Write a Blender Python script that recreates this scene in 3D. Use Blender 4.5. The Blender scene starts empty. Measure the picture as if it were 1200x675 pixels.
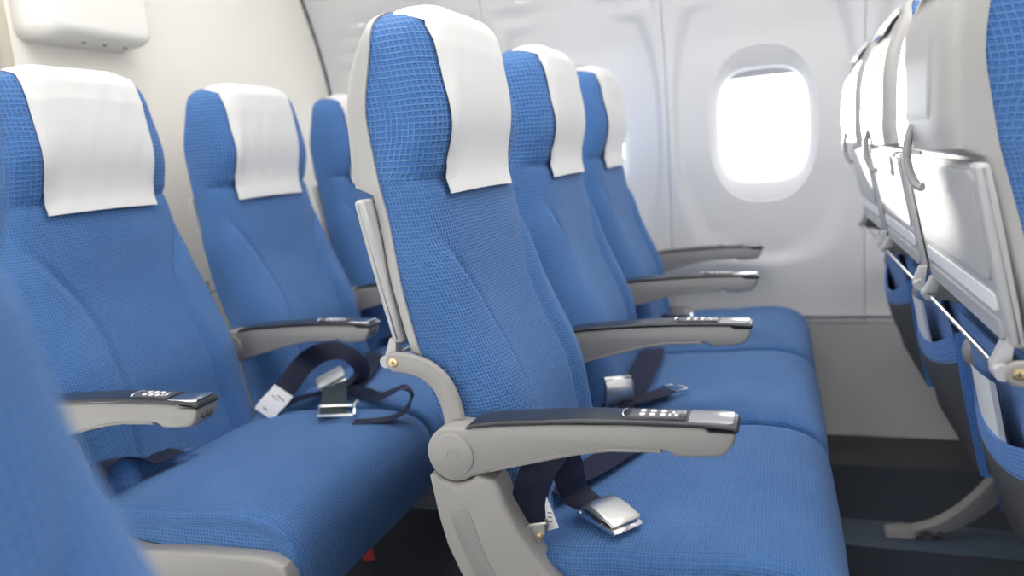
import bpy, math, random
from math import pi, sin, cos, radians, sqrt
from mathutils import Vector
random.seed(7)
scene = bpy.context.scene
COL = scene.collection

# ------------------------------------------------------------------ helpers
def lerp(a, b, t): return a + (b - a) * t
def smooth(a, b, x):
    t = min(1.0, max(0.0, (x - a) / (b - a))); return t * t * (3 - 2 * t)
def interp(tab, x):
    if x <= tab[0][0]: return tab[0][1]
    for (x0, y0), (x1, y1) in zip(tab, tab[1:]):
        if x <= x1:
            t = (x - x0) / (x1 - x0)
            return y0 + (y1 - y0) * t
    return tab[-1][1]
def sinterp(tab, x, h=.018):
    return (interp(tab, x - h) + 2 * interp(tab, x) + interp(tab, x + h)) / 4
def chaikin(p, n=1, closed=True):
    for _ in range(n):
        q = []
        m = len(p)
        rng = range(m) if closed else range(m - 1)
        if not closed: q.append(p[0])
        for i in rng:
            a, b = p[i], p[(i + 1) % m]
            q.append(tuple(.75 * s + .25 * t for s, t in zip(a, b)))
            q.append(tuple(.25 * s + .75 * t for s, t in zip(a, b)))
        if not closed: q.append(p[-1])
        p = q
    return p
def catmull(p, n=6):
    out = []
    for i in range(len(p) - 1):
        p0 = Vector(p[max(i - 1, 0)]); p1 = Vector(p[i]); p2 = Vector(p[i + 1]); p3 = Vector(p[min(i + 2, len(p) - 1)])
        for k in range(n):
            t = k / n
            out.append(.5 * ((2 * p1) + (p2 - p0) * t + (2 * p0 - 5 * p1 + 4 * p2 - p3) * t * t + (3 * p1 - p0 - 3 * p2 + p3) * t ** 3))
    out.append(Vector(p[-1]))
    return out

class G:
    """mesh accumulator with uvs (metres) and material slots"""
    def __init__(s): s.v = []; s.f = []; s.uv = []; s.m = []
    def vert(s, p): s.v.append(tuple(p)); return len(s.v) - 1
    def face(s, idx, uv=None, m=0):
        s.f.append(tuple(idx))
        if uv is None:
            uv = s._auto(idx)
        s.uv.append(uv); s.m.append(m)
    def _auto(s, idx):
        P = [Vector(s.v[i]) for i in idx]
        n = Vector((0, 0, 0))
        for i in range(len(P)):
            a, b = P[i], P[(i + 1) % len(P)]
            n += a.cross(b)
        ax = max(range(3), key=lambda k: abs(n[k]))
        k = [(1, 2), (0, 2), (0, 1)][ax]
        return [(p[k[0]], p[k[1]]) for p in P]
    def grid(s, rows, closed=False, uvs=None, m=0, flip=False):
        n = len(rows[0]); base = []
        for r in rows: base.append([s.vert(p) for p in r])
        if uvs is None:
            acc = [0.0]
            mid = n // 4
            for a, b in zip(rows, rows[1:]): acc.append(acc[-1] + (Vector(b[mid]) - Vector(a[mid])).length)
            uvs = []
            for r, vv in zip(rows, acc):
                u = [0.0]
                for a, b in zip(r, list(r[1:]) + [r[0]]): u.append(u[-1] + (Vector(b) - Vector(a)).length)
                half = u[n // 2]
                uvs.append([(x - half, vv) for x in u])
        for i in range(len(rows) - 1):
            for j in range(n if closed else n - 1):
                j2 = (j + 1) % n; ju = j + 1 if (j + 1 < len(uvs[i])) else j2
                q = [base[i][j], base[i][j2], base[i + 1][j2], base[i + 1][j]]
                w = [uvs[i][j], uvs[i][ju], uvs[i + 1][ju], uvs[i + 1][j]]
                if flip: q.reverse(); w.reverse()
                s.face(q, w, m)
        return base
    def loft(s, rings, caps=True, m=0, uvs=None):
        b = s.grid(rings, True, uvs, m)
        if caps:
            s.face(list(reversed(b[0])), None, m); s.face(b[-1], None, m)
        return b
    def prism(s, poly, y0, y1, r=.003, seg=3, m=0, axis='y'):
        """poly in (x,z), extruded along y with rounded rims"""
        P = [Vector((p[0], p[1])) for p in poly]
        area = sum(a.x * b.y - b.x * a.y for a, b in zip(P, P[1:] + P[:1]))
        if area < 0: P.reverse()
        n = len(P); nor = []
        for i in range(n):
            e1 = (P[i] - P[i - 1]); e2 = (P[(i + 1) % n] - P[i])
            if e1.length < 1e-9: e1 = e2
            if e2.length < 1e-9: e2 = e1
            n1 = Vector((e1.y, -e1.x)).normalized(); n2 = Vector((e2.y, -e2.x)).normalized()
            b = n1 + n2
            if b.length < 1e-6: b = n1
            b.normalize(); nor.append(b / max(.5, b.dot(n1)))
        def ring(off, y):
            o = []
            for p, q in zip(P, nor):
                c = p - q * off
                o.append({'y': (c.x, y, c.y), 'x': (y, c.x, c.y), 'z': (c.x, c.y, y)}[axis])
            return o
        rings = []
        if r > 0:
            for k in range(seg + 1):
                a = pi / 2 * k / seg; rings.append(ring(r * (1 - sin(a)), y0 + r * (1 - cos(a))))
            for k in range(seg, -1, -1):
                a = pi / 2 * k / seg; rings.append(ring(r * (1 - sin(a)), y1 - r * (1 - cos(a))))
        else: rings = [ring(0, y0), ring(0, y1)]
        s.loft(rings, True, m)
    def box(s, c, d, r=.003, m=0, seg=2):
        x, y, z = c; a, b, h = d[0] / 2, d[1] / 2, d[2] / 2
        rr = min(r, a * .9, h * .9)
        pts = []
        for sx, sz, st in ((1, -1, -90), (1, 1, 0), (-1, 1, 90), (-1, -1, 180)):
            for k in range(seg + 1):
                t = radians(st + 90 * k / seg)
                pts.append((x + sx * (a - rr) + rr * cos(t), z + sz * (h - rr) + rr * sin(t)))
        s.prism(pts, y - b, y + b, min(r, b * .9), seg, m)
    def tube(s, path, rad, n=10, m=0, caps=True):
        path = [Vector(p) for p in path]; rings = []
        up = Vector((0, 0, 1))
        for i, p in enumerate(path):
            t = (path[min(i + 1, len(path) - 1)] - path[max(i - 1, 0)]).normalized()
            a = t.cross(up)
            if a.length < .05: a = t.cross(Vector((1, 0, 0)))
            a.normalize(); b = a.cross(t).normalized()
            rr = rad[i] if isinstance(rad, (list, tuple)) else rad
            rings.append([p + (a * cos(2 * pi * k / n) + b * sin(2 * pi * k / n)) * rr for k in range(n)])
        s.loft(rings, caps, m)
    def ribbon(s, pts, sides, w, th=.0016, m=0, n=6):
        """webbing: centre points, side direction at each point, width"""
        C = catmull(pts, n); S = catmull(sides, n); rings = []
        for i, (c, d) in enumerate(zip(C, S)):
            d = d.normalized()
            t = (C[min(i + 1, len(C) - 1)] - C[max(i - 1, 0)]).normalized()
            d = (d - t * d.dot(t)).normalized(); nrm = t.cross(d).normalized()
            ring = []
            for k in range(7): ring.append(c + d * w * (k / 6 - .5) + nrm * th * .5 * (1 if 0 < k < 6 else .5))
            for k in range(6, -1, -1): ring.append(c + d * w * (k / 6 - .5) - nrm * th * .5 * (1 if 0 < k < 6 else .5))
            rings.append(ring)
        s.loft(rings, True, m)
    def disc(s, c, r, h, axis=(0, -1, 0), n=28, m=0, bev=.002):
        a = Vector(axis).normalized(); u = a.orthogonal().normalized(); v = a.cross(u)
        c = Vector(c); rings = []
        for rr, hh in ((r, 0), (r, h - bev), (r - bev * .4, h - bev * .3), (r - bev * 1.2, h)):
            rings.append([c + a * hh + (u * cos(2 * pi * k / n) + v * sin(2 * pi * k / n)) * rr for k in range(n)])
        s.loft(rings, True, m)

OFF = [Vector((0, 0, 0))]
def build(name, g, mats, parent=None, sharp=35, label=None):
    me = bpy.data.meshes.new(name)
    me.from_pydata([tuple(Vector(v) - OFF[0]) for v in g.v], [], g.f)
    if not isinstance(mats, (list, tuple)): mats = [mats]
    for m in mats: me.materials.append(m)
    ul = me.uv_layers.new(name='UVMap')
    k = 0
    for p, uv, mi in zip(me.polygons, g.uv, g.m):
        p.material_index = mi; p.use_smooth = True
        for c in range(len(uv)): ul.data[p.loop_start + c].uv = uv[c]
    me.validate(); me.update()
    me.set_sharp_from_angle(angle=radians(sharp))
    o = bpy.data.objects.new(name, me); COL.objects.link(o)
    if parent: o.parent = parent
    if label: o['label'] = label
    return o
def thing(name, label, cat, loc, group=None):
    o = bpy.data.objects.new(name, None); COL.objects.link(o); o.location = loc
    o.empty_display_size = .1
    o['label'] = label; o['category'] = cat
    if group: o['group'] = group
    return o
def struct(name, g, mats, label, cat, parent=None, sharp=35):
    o = build(name, g, mats, parent, sharp)
    if parent is None:
        o['kind'] = 'structure'; o['label'] = label; o['category'] = cat
    return o
def copy_tree(o, parent=None):
    c = o.copy(); COL.objects.link(c)
    if parent: c.parent = parent
    for ch in list(o.children): copy_tree(ch, c)
    return c

# ------------------------------------------------------------------ materials
def nodes(name):
    m = bpy.data.materials.new(name); m.use_nodes = True
    nt = m.node_tree
    return m, nt, nt.nodes['Principled BSDF']
def setp(b, **k):
    for n, v in k.items(): b.inputs[n].default_value = v
def N(nt, t, **k):
    n = nt.nodes.new(t)
    for a, v in k.items(): setattr(n, a, v)
    return n
def math_(nt, op, a, b=None, c=None):
    n = N(nt, 'ShaderNodeMath', operation=op)
    for i, v in enumerate((a, b, c)):
        if v is None: continue
        if isinstance(v, (int, float)): n.inputs[i].default_value = v
        else: nt.links.new(v, n.inputs[i])
    return n.outputs[0]
def plastic(name, col, rough=.45, var=.04, bump=.02, scale=600, coat=0, spec=.5):
    m, nt, b = nodes(name)
    tc = N(nt, 'ShaderNodeTexCoord')
    nz = N(nt, 'ShaderNodeTexNoise'); nz.inputs['Scale'].default_value = 6; nz.inputs['Detail'].default_value = 4
    nt.links.new(tc.outputs['Object'], nz.inputs['Vector'])
    mx = N(nt, 'ShaderNodeMix', data_type='RGBA')
    mx.inputs['A'].default_value = (*[c * (1 - var) for c in col], 1); mx.inputs['B'].default_value = (*[min(1, c * (1 + var)) for c in col], 1)
    nt.links.new(nz.outputs['Fac'], mx.inputs['Factor']); nt.links.new(mx.outputs['Result'], b.inputs['Base Color'])
    n2 = N(nt, 'ShaderNodeTexNoise'); n2.inputs['Scale'].default_value = scale
    nt.links.new(tc.outputs['Object'], n2.inputs['Vector'])
    bp = N(nt, 'ShaderNodeBump'); bp.inputs['Strength'].default_value = bump; bp.inputs['Distance'].default_value = .001
    nt.links.new(n2.outputs['Fac'], bp.inputs['Height']); nt.links.new(bp.outputs['Normal'], b.inputs['Normal'])
    setp(b, Roughness=rough); b.inputs['Coat Weight'].default_value = coat
    b.inputs['Specular IOR Level'].default_value = spec
    return m
def metal(name, col, rough=.3):
    m, nt, b = nodes(name)
    setp(b, Metallic=1.0, Roughness=rough); b.inputs['Base Color'].default_value = (*col, 1)
    tc = N(nt, 'ShaderNodeTexCoord'); nz = N(nt, 'ShaderNodeTexNoise'); nz.inputs['Scale'].default_value = 120
    nt.links.new(tc.outputs['Object'], nz.inputs['Vector'])
    r = N(nt, 'ShaderNodeMapRange'); r.inputs['To Min'].default_value = rough * .8; r.inputs['To Max'].default_value = rough * 1.25
    nt.links.new(nz.outputs['Fac'], r.inputs['Value']); nt.links.new(r.outputs['Result'], b.inputs['Roughness'])
    return m
def fabric(name, dark, light, cell=.0062, bump=.6):
    """square waffle weave laid out in metres of cloth"""
    m, nt, b = nodes(name)
    tc = N(nt, 'ShaderNodeTexCoord')
    # slight waviness of the weave
    nz = N(nt, 'ShaderNodeTexNoise'); nz.inputs['Scale'].default_value = 14; nz.inputs['Detail'].default_value = 2
    nt.links.new(tc.outputs['UV'], nz.inputs['Vector'])
    va = N(nt, 'ShaderNodeVectorMath', operation='SCALE'); va.inputs['Scale'].default_value = .006
    nt.links.new(nz.outputs['Color'], va.inputs[0])
    ad = N(nt, 'ShaderNodeVectorMath', operation='ADD')
    nt.links.new(tc.outputs['UV'], ad.inputs[0]); nt.links.new(va.outputs[0], ad.inputs[1])
    sc = N(nt, 'ShaderNodeVectorMath', operation='SCALE'); sc.inputs['Scale'].default_value = 1 / cell
    nt.links.new(ad.outputs[0], sc.inputs[0])
    sp = N(nt, 'ShaderNodeSeparateXYZ'); nt.links.new(sc.outputs[0], sp.inputs[0])
    u = math_(nt, 'ABSOLUTE', math_(nt, 'SUBTRACT', math_(nt, 'FRACT', sp.outputs[0]), .5))
    v = math_(nt, 'ABSOLUTE', math_(nt, 'SUBTRACT', math_(nt, 'FRACT', sp.outputs[1]), .5))
    h = math_(nt, 'MAXIMUM', u, v)                       # 0 in the pit, .5 on the ridge
    ridge = N(nt, 'ShaderNodeMapRange'); ridge.interpolation_type = 'SMOOTHSTEP'
    ridge.inputs['From Min'].default_value = .26; ridge.inputs['From Max'].default_value = .48
    nt.links.new(h, ridge.inputs['Value'])
    big = N(nt, 'ShaderNodeTexNoise'); big.inputs['Scale'].default_value = 9; big.inputs['Detail'].default_value = 3
    nt.links.new(tc.outputs['UV'], big.inputs['Vector'])
    fine = N(nt, 'ShaderNodeTexNoise'); fine.inputs['Scale'].default_value = 420; fine.inputs['Detail'].default_value = 2
    nt.links.new(tc.outputs['UV'], fine.inputs['Vector'])
    fac = math_(nt, 'ADD', math_(nt, 'MULTIPLY', ridge.outputs[0], .42),
                math_(nt, 'ADD', math_(nt, 'MULTIPLY', math_(nt, 'SUBTRACT', big.outputs[0], .5), .35),
                      math_(nt, 'MULTIPLY', math_(nt, 'SUBTRACT', fine.outputs[0], .5), .5)))
    fac = math_(nt, 'MAXIMUM', math_(nt, 'MINIMUM', fac, 1.0), 0.0)
    mx = N(nt, 'ShaderNodeMix', data_type='RGBA')
    mx.inputs['A'].default_value = (*dark, 1); mx.inputs['B'].default_value = (*light, 1)
    nt.links.new(fac, mx.inputs['Factor']); nt.links.new(mx.outputs['Result'], b.inputs['Base Color'])
    bp = N(nt, 'ShaderNodeBump'); bp.inputs['Strength'].default_value = min(1, bump * 1.5); bp.inputs['Distance'].default_value = .0018
    hh = math_(nt, 'ADD', ridge.outputs[0], math_(nt, 'MULTIPLY', fine.outputs[0], .25))
    nt.links.new(hh, bp.inputs['Height']); nt.links.new(bp.outputs['Normal'], b.inputs['Normal'])
    setp(b, Roughness=.75); b.inputs['Sheen Weight'].default_value = .25; b.inputs['Sheen Roughness'].default_value = .4
    b.inputs['Sheen Tint'].default_value = (.6, .75, 1, 1)
    b.inputs['Specular IOR Level'].default_value = .3
    return m
def nonwoven(name, col):
    m, nt, b = nodes(name)
    tc = N(nt, 'ShaderNodeTexCoord')
    n1 = N(nt, 'ShaderNodeTexNoise'); n1.inputs['Scale'].default_value = 320; n1.inputs['Detail'].default_value = 3
    n2 = N(nt, 'ShaderNodeTexNoise'); n2.inputs['Scale'].default_value = 16; n2.inputs['Detail'].default_value = 3
    mp = N(nt, 'ShaderNodeMapping'); mp.inputs['Scale'].default_value = (1.0, .45, 1)
    nt.links.new(tc.outputs['UV'], mp.inputs[0])
    nt.links.new(tc.outputs['UV'], n1.inputs['Vector']); nt.links.new(mp.outputs[0], n2.inputs['Vector'])
    mx = N(nt, 'ShaderNodeMix', data_type='RGBA')
    mx.inputs['A'].default_value = (*[c * .95 for c in col], 1); mx.inputs['B'].default_value = (*col, 1)
    nt.links.new(n1.outputs['Fac'], mx.inputs['Factor']); nt.links.new(mx.outputs['Result'], b.inputs['Base Color'])
    hh = math_(nt, 'ADD', math_(nt, 'MULTIPLY', n1.outputs['Fac'], .12), n2.outputs['Fac'])
    bp = N(nt, 'ShaderNodeBump'); bp.inputs['Strength'].default_value = .35; bp.inputs['Distance'].default_value = .006
    nt.links.new(hh, bp.inputs['Height']); nt.links.new(bp.outputs['Normal'], b.inputs['Normal'])
    setp(b, Roughness=.85)
    return m
def webbing(name, col, sheen):
    m, nt, b = nodes(name)
    tc = N(nt, 'ShaderNodeTexCoord')
    wv = N(nt, 'ShaderNodeTexWave'); wv.inputs['Scale'].default_value = 160; wv.bands_direction = 'X'
    nt.links.new(tc.outputs['UV'], wv.inputs['Vector'])
    bp = N(nt, 'ShaderNodeBump'); bp.inputs['Strength'].default_value = .35; bp.inputs['Distance'].default_value = .0006
    nt.links.new(wv.outputs['Fac'], bp.inputs['Height']); nt.links.new(bp.outputs['Normal'], b.inputs['Normal'])
    nz = N(nt, 'ShaderNodeTexNoise'); nz.inputs['Scale'].default_value = 60
    nt.links.new(tc.outputs['Object'], nz.inputs['Vector'])
    mx = N(nt, 'ShaderNodeMix', data_type='RGBA')
    mx.inputs['A'].default_value = (*[c * .8 for c in col], 1); mx.inputs['B'].default_value = (*[c * 1.25 for c in col], 1)
    nt.links.new(nz.outputs['Fac'], mx.inputs['Factor']); nt.links.new(mx.outputs['Result'], b.inputs['Base Color'])
    setp(b, Roughness=.6); b.inputs['Specular IOR Level'].default_value = .25; b.inputs['Sheen Weight'].default_value = sheen; b.inputs['Sheen Tint'].default_value = (.6, .62, 1, 1)
    return m

BLUE = fabric('blue_waffle_fabric', (.038, .128, .360), (.172, .350, .655))
BLUEMESH = fabric('blue_pocket_fabric', (.05, .15, .43), (.17, .35, .70), cell=.005, bump=.4)
GREY = plastic('warm_grey_plastic', (.29, .278, .266), .42, .03)
GREYD = plastic('mid_grey_plastic', (.235, .228, .222), .45, .03)
SHELL = plastic('pale_grey_shell_plastic', (.37, .362, .353), .38, .03)
TRAYM = plastic('pale_grey_tray_plastic', (.42, .42, .428), .3, .03)
PALE = plastic('white_placard', (.82, .82, .82), .4, .02)
BLACKP = plastic('black_armrest_pad', (.022, .024, .03), .30, .1, .03, 500, coat=.15)
PANELG = plastic('panel_grey', (.10, .10, .105), .3, .05)
PANELW = plastic('panel_white_mark', (.8, .8, .82), .4, .02)
DARKG = plastic('dark_grey_metal', (.045, .047, .052), .45, .1)
GLAREM = metal('pad_glare_metal', (.62, .62, .64), .2)  # bright metal puts the window's glare onto the dark pad tip
LEGM = plastic('blue_grey_leg', (.15, .155, .175), .45, .06)
BLACK = plastic('black_mesh_cloth', (.07, .072, .078), .8, .15, .3, 500)
CREAM = plastic('cream_bulkhead_laminate', (.82, .79, .735), .6, .015, .01)
CREAMB = plastic('cream_moulded_plastic', (.80, .785, .75), .62, .015, .01)
BEIGE = plastic('beige_trim', (.52, .48, .40), .5, .04)
WALLM = plastic('pale_sidewall_plastic', (.64, .637, .64), .7, .012, .006)
DADO = plastic('grey_dado_panel', (.40, .395, .395), .5, .05)
RAIL = plastic('charcoal_kick_rail', (.035, .036, .04), .55, .2)
COVER = nonwoven('white_nonwoven_cloth', (.68, .68, .68))
WEB = webbing('navy_webbing', (.007, .010, .030), .06)
WEBG = webbing('dark_green_webbing', (.012, .026, .022), .2)
STEEL = metal('brushed_steel', (.72, .71, .69), .30)
CHROME = metal('bright_chrome', (.85, .85, .86), .14)
BRASS = metal('brass_screw', (.55, .42, .22), .35)
RED = plastic('red_strap', (.35, .02, .012), .6)
LABELW = plastic('white_label_cloth', (.72, .72, .74), .6, .03)
INK = plastic('ink', (.06, .06, .08), .6)
GLASSP = None
def pane_mat():
    m, nt, b = nodes('window_acrylic')
    nt.nodes.remove(b); out = nt.nodes['Material Output']
    t = N(nt, 'ShaderNodeBsdfTransparent'); t.inputs[0].default_value = (.95, .96, .97, 1)
    g = N(nt, 'ShaderNodeBsdfGlossy'); g.inputs['Roughness'].default_value = .03
    lw = N(nt, 'ShaderNodeLayerWeight'); lw.inputs[0].default_value = .15
    mr = math_(nt, 'MULTIPLY', lw.outputs['Fresnel'], .35)
    mx = N(nt, 'ShaderNodeMixShader'); nt.links.new(mr, mx.inputs[0])
    nt.links.new(t.outputs[0], mx.inputs[1]); nt.links.new(g.outputs[0], mx.inputs[2]); nt.links.new(mx.outputs[0], out.inputs[0])
    return m
PANE = pane_mat()
def clear_mat():
    m, nt, b = nodes('clear_plastic_sleeve')
    nt.nodes.remove(b); out = nt.nodes['Material Output']
    t = N(nt, 'ShaderNodeBsdfTransparent'); t.inputs[0].default_value = (.88, .9, .95, 1)
    g = N(nt, 'ShaderNodeBsdfGlossy'); g.inputs['Roughness'].default_value = .12
    mx = N(nt, 'ShaderNodeMixShader'); mx.inputs[0].default_value = .22
    nt.links.new(t.outputs[0], mx.inputs[1]); nt.links.new(g.outputs[0], mx.inputs[2]); nt.links.new(mx.outputs[0], out.inputs[0])
    return m
CLEAR = clear_mat()
def carpet_mat(name, a, bcol):
    m, nt, b = nodes(name)
    tc = N(nt, 'ShaderNodeTexCoord'); nz = N(nt, 'ShaderNodeTexNoise'); nz.inputs['Scale'].default_value = 240; nz.inputs['Detail'].default_value = 4
    nt.links.new(tc.outputs['Object'], nz.inputs['Vector'])
    mx = N(nt, 'ShaderNodeMix', data_type='RGBA'); mx.inputs['A'].default_value = (*a, 1); mx.inputs['B'].default_value = (*bcol, 1)
    nt.links.new(nz.outputs['Fac'], mx.inputs['Factor']); nt.links.new(mx.outputs['Result'], b.inputs['Base Color'])
    bp = N(nt, 'ShaderNodeBump'); bp.inputs['Strength'].default_value = .6; bp.inputs['Distance'].default_value = .004
    nt.links.new(nz.outputs['Fac'], bp.inputs['Height']); nt.links.new(bp.outputs['Normal'], b.inputs['Normal'])
    setp(b, Roughness=.9)
    return m
CARPET = carpet_mat('navy_carpet', (.012, .016, .026), (.04, .05, .075))
TRACK = plastic('blue_grey_track_cover', (.06, .085, .125), .5, .08)
def emit(name, col, s):
    m, nt, b = nodes(name)
    setp(b, Roughness=.5); b.inputs['Emission Color'].default_value = (*col, 1); b.inputs['Emission Strength'].default_value = s
    b.inputs['Base Color'].default_value = (.8, .8, .8, 1)
    return m

# ------------------------------------------------------------------ seat geometry (x forward, z up, y across from the seat's middle)
SEAT_Y0 = 1.105          # middle of the aisle seats
BY = -.008               # backrest middle
HW = [(.44, .215), (.5, .217), (.6, .214), (.7, .216), (.75, .212), (.8, .205), (.85, .193), (.9, .185), (1.0, .178), (1.05, .172), (1.1, .163), (1.12, .157), (1.135, .147), (1.145, .134), (1.152, .119), (1.157, .098), (1.160, .07)]
XF = [(.38, -.300), (.42, -.305), (.5, -.322), (.6, -.332), (.65, -.350), (.7, -.374), (.75, -.394), (.8, -.406), (.9, -.419), (.93, -.425), (.96, -.420), (1.0, -.412), (1.04, -.410), (1.08, -.413), (1.12, -.417), (1.135, -.422)]
XB = [(.42, -.395), (.6, -.425), (.71, -.457), (.80, -.476), (.886, -.494), (.92, -.503), (1.02, -.518), (1.1, -.508)]
SEAM = [(.42, .122), (.5, .117), (.56, .110), (.63, .105), (.69, .101), (.76, .113), (.81, .138), (.86, .168), (.885, .19)]
def by(z): return BY + .007 * smooth(.82, .70, z)
ZT0, ZTOP, XR = 1.130, 1.160, -.474
def back_dims(z):
    zz = min(z, ZT0)
    w, xf, xb = sinterp(HW, min(z, ZTOP), .004 if z > 1.08 else .018), sinterp(XF, zz), sinterp(XB, zz)
    if z > ZT0:
        t = min(1, (z - ZT0) / (ZTOP - ZT0))
        q = max(1e-4, 1 - t ** 2.3) ** (1 / 2.3)
        xf = lerp(XR, xf, q); xb = lerp(XR, xb, q)
    return w, xf, xb
def relief(ay, z, w):
    s = interp(SEAM, z)
    on = smooth(.885, .80, z)
    d = ay - s
    r = 0
    if d > 0:
        r += .013 * on * smooth(0, .028, d) * smooth(w + .02, w - .06, ay)
    r -= .005 * on * math.exp(-(d / .006) ** 2)
    r -= .006 * smooth(.88, .74, z) * (1 - min(1, ay / .12) ** 2)        # hollow of the middle panel
    side = smooth(.5, .72, ay / w)
    r -= .008 * side * math.exp(-((z - .928) / .009) ** 2)               # crease under the head wings
    r += .009 * side * math.exp(-((z - 1.0) / .055) ** 2)                 # head wings
    return r
def pw(z): return lerp(4.0, 4.8, smooth(.85, 1.0, z))
def front_pt(yn, z):
    """yn in [-1,1] -> (x, y) on the front of the backrest"""
    w, xf, xb = back_dims(z)
    ay = min(1, abs(yn))
    p = pw(z); k = max(0, 1 - ay ** p) ** (1 / p)
    x = xb + (xf - xb) * k + relief(ay * w, z, w) * min(1, k * 1.6) * (1 if z < ZT0 else max(0, 1 - (z - ZT0) / .03))
    return x, yn * w
def backrest_mesh():
    g = G(); zs = [.405 + (ZT0 - .405) * i / 100 for i in range(101)] + [ZT0 + (ZTOP - ZT0) * sin(pi / 2 * i / 18) for i in range(1, 19)]
    rings = []
    for z in zs:
        w, xf, xb = back_dims(z); r = []
        nf = 120
        for i in range(nf + 1):
            th = -pi / 2 + pi * i / nf
            # denser towards the rims
            yn = math.copysign(abs(sin(th)) ** (2 / 2.8), th)
            x, y = front_pt(yn, z); r.append((x, by(z) + y, z))
        for i in range(1, 20):
            yn = 1 - 2 * i / 20
            r.append((xb - .004 * (1 - abs(yn) ** 4) * (1 if z < ZT0 else (xf - xb) / .1), by(z) + yn * w, z))
        rings.append(r)
    uvs = []
    path = [0.0]
    for a, b in zip(zs, zs[1:]):
        path.append(path[-1] + sqrt((b - a) ** 2 + (back_dims(b)[1] - back_dims(a)[1]) ** 2))
    for r, vv in zip(rings, path):
        u = [0.0]
        for a, b in zip(r, r[1:] + r[:1]): u.append(u[-1] + (Vector(b) - Vector(a)).length)
        mid = u[60]; uvs.append([(x - mid, vv) for x in u])
    kc = min(range(len(zs)), key=lambda i: abs(zs[i] - .928))
    sc = lambda rows, f: [[(a * f, b * f) for a, b in r] for r in rows]
    lo = g.grid(rings[:kc + 1], True, sc(uvs[:kc + 1], .0062 / .0050)); hi = g.grid(rings[kc:], True, sc(uvs[kc:], .0062 / .0078))
    g.face(list(reversed(lo[0]))); g.face(hi[-1])
    return g
def shell_mesh(dw=.004, ex=6):
    """moulded back shell: a rounded tray behind the cushion, stepped in below the tray table"""
    XS = [(.695, -.469), (.716, -.473), (.80, -.493), (.886, -.511), (.912, -.517), (.922, -.549), (.95, -.553), (1.03, -.552), (1.07, -.546), (1.11, -.530), (1.13, -.519)]
    g = G(); rings = []
    zs = [.697, .70, .705] + [.72 + (.9 - .72) * i / 20 for i in range(21)] + [.905, .912, .918, .922, .93] + [.94 + (ZT0 - .94) * i / 20 for i in range(21)] + [ZT0 + (ZTOP - ZT0 + .001) * sin(pi / 2 * i / 20) for i in range(1, 16)]
    for z in zs:
        zz = min(z, ZT0)
        w, xf, xb = back_dims(min(z, ZTOP - .0005)); xs = interp(XS, zz)
        w += dw; xb += .004
        if z > ZT0:
            t = min(1, (z - ZT0) / (ZTOP - ZT0 + .001)); q = max(0, 1 - t ** 2.3) ** (1 / 2.3)
            xs = lerp(XR - .006, xs, q); xb = lerp(XR - .001, sinterp(XB, ZT0) + .004, q)
        if z < .705: w -= (.705 - z) * .6; xs += (.705 - z)
        r = []
        n = 40
        for i in range(n + 1):
            th = -pi / 2 + pi * i / n
            yn = math.copysign(abs(sin(th)) ** (2 / ex), th); k = abs(cos(th)) ** (2 / ex)
            r.append((xb - (xb - xs) * k, by(z) + yn * w, z))
        for i in range(1, 10):
            r.append((xb, by(z) + w * (1 - 2 * i / 10), z))
        rings.append(list(reversed(r)))
    g.loft(rings)
    return g
def cover_mesh(shift=0.0, drop=0.0, seed=1):
    rnd = random.Random(seed)
    g = G(); hw = .121; rows = []
    zs = [.908 + drop + (1.150 - .908 - drop) * i / 34 for i in range(35)]
    n = 26
    ph = rnd.uniform(0, 6)
    def wav(u, z): return .0016 * sin(u * 9 + ph + z * 22) + .0012 * sin(u * 23 - z * 35 + ph * 2)
    def drop_at(y):
        lo, hi = 1.09, ZTOP
        if back_dims(ZTOP)[0] * .97 > abs(y): return 0.0
        for _ in range(18):
            m = (lo + hi) / 2
            if back_dims(m)[0] * .97 > abs(y): lo = m
            else: hi = m
        return ZTOP - lo
    for z0 in zs:
        row = []
        for j in range(n + 1):
            u = -1 + 2 * j / n; y = shift + u * hw
            z = z0 - drop_at(y) * smooth(1.06, 1.15, z0)
            w = back_dims(z)[0]; yn = max(-.995, min(.995, (y) / w))
            # hangs as a nearly flat sheet: smooths over the small relief
            x = sum(front_pt(yn, min(1.11, z + d))[0] for d in (-.03, 0, .03)) / 3 if z < 1.11 else front_pt(yn, z)[0]
            x = max(x, front_pt(yn, z)[0]) + .0035 + abs(wav(u, z)) * .5 + .005 * smooth(.945, .90, z)
            row.append((x, BY + y, z - .002 * u * u))
        rows.append(row)
    xe, ze = [rows[-1][n // 2][0], rows[-1][n // 2][2]]
    for (x, z) in ((-.433, 1.1578), (-.446, 1.1625), (-.460, 1.1648), (-.478, 1.1650), (-.497, 1.1605), (-.514, 1.150), (-.528, 1.135), (-.536, 1.122), (-.543, 1.108)):
        tp = lerp(1, .84, smooth(.44, .53, -x))
        rows.append([(x + .001 * sin(7 * u), BY + shift + u * hw * tp, z - drop_at(shift + u * hw * tp) * (1.12 if z > 1.12 else .75)) for u in [-1 + 2 * j / n for j in range(n + 1)]])
    g.grid(rows)
    # underside so the cloth has thickness
    rows2 = [[(p[0] - .0009 * (1 if i < 35 else -1), p[1], p[2] - (.0009 if i >= 33 else 0)) for p in r] for i, r in enumerate(rows)]
    g.grid(rows2, flip=True)
    return g
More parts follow.
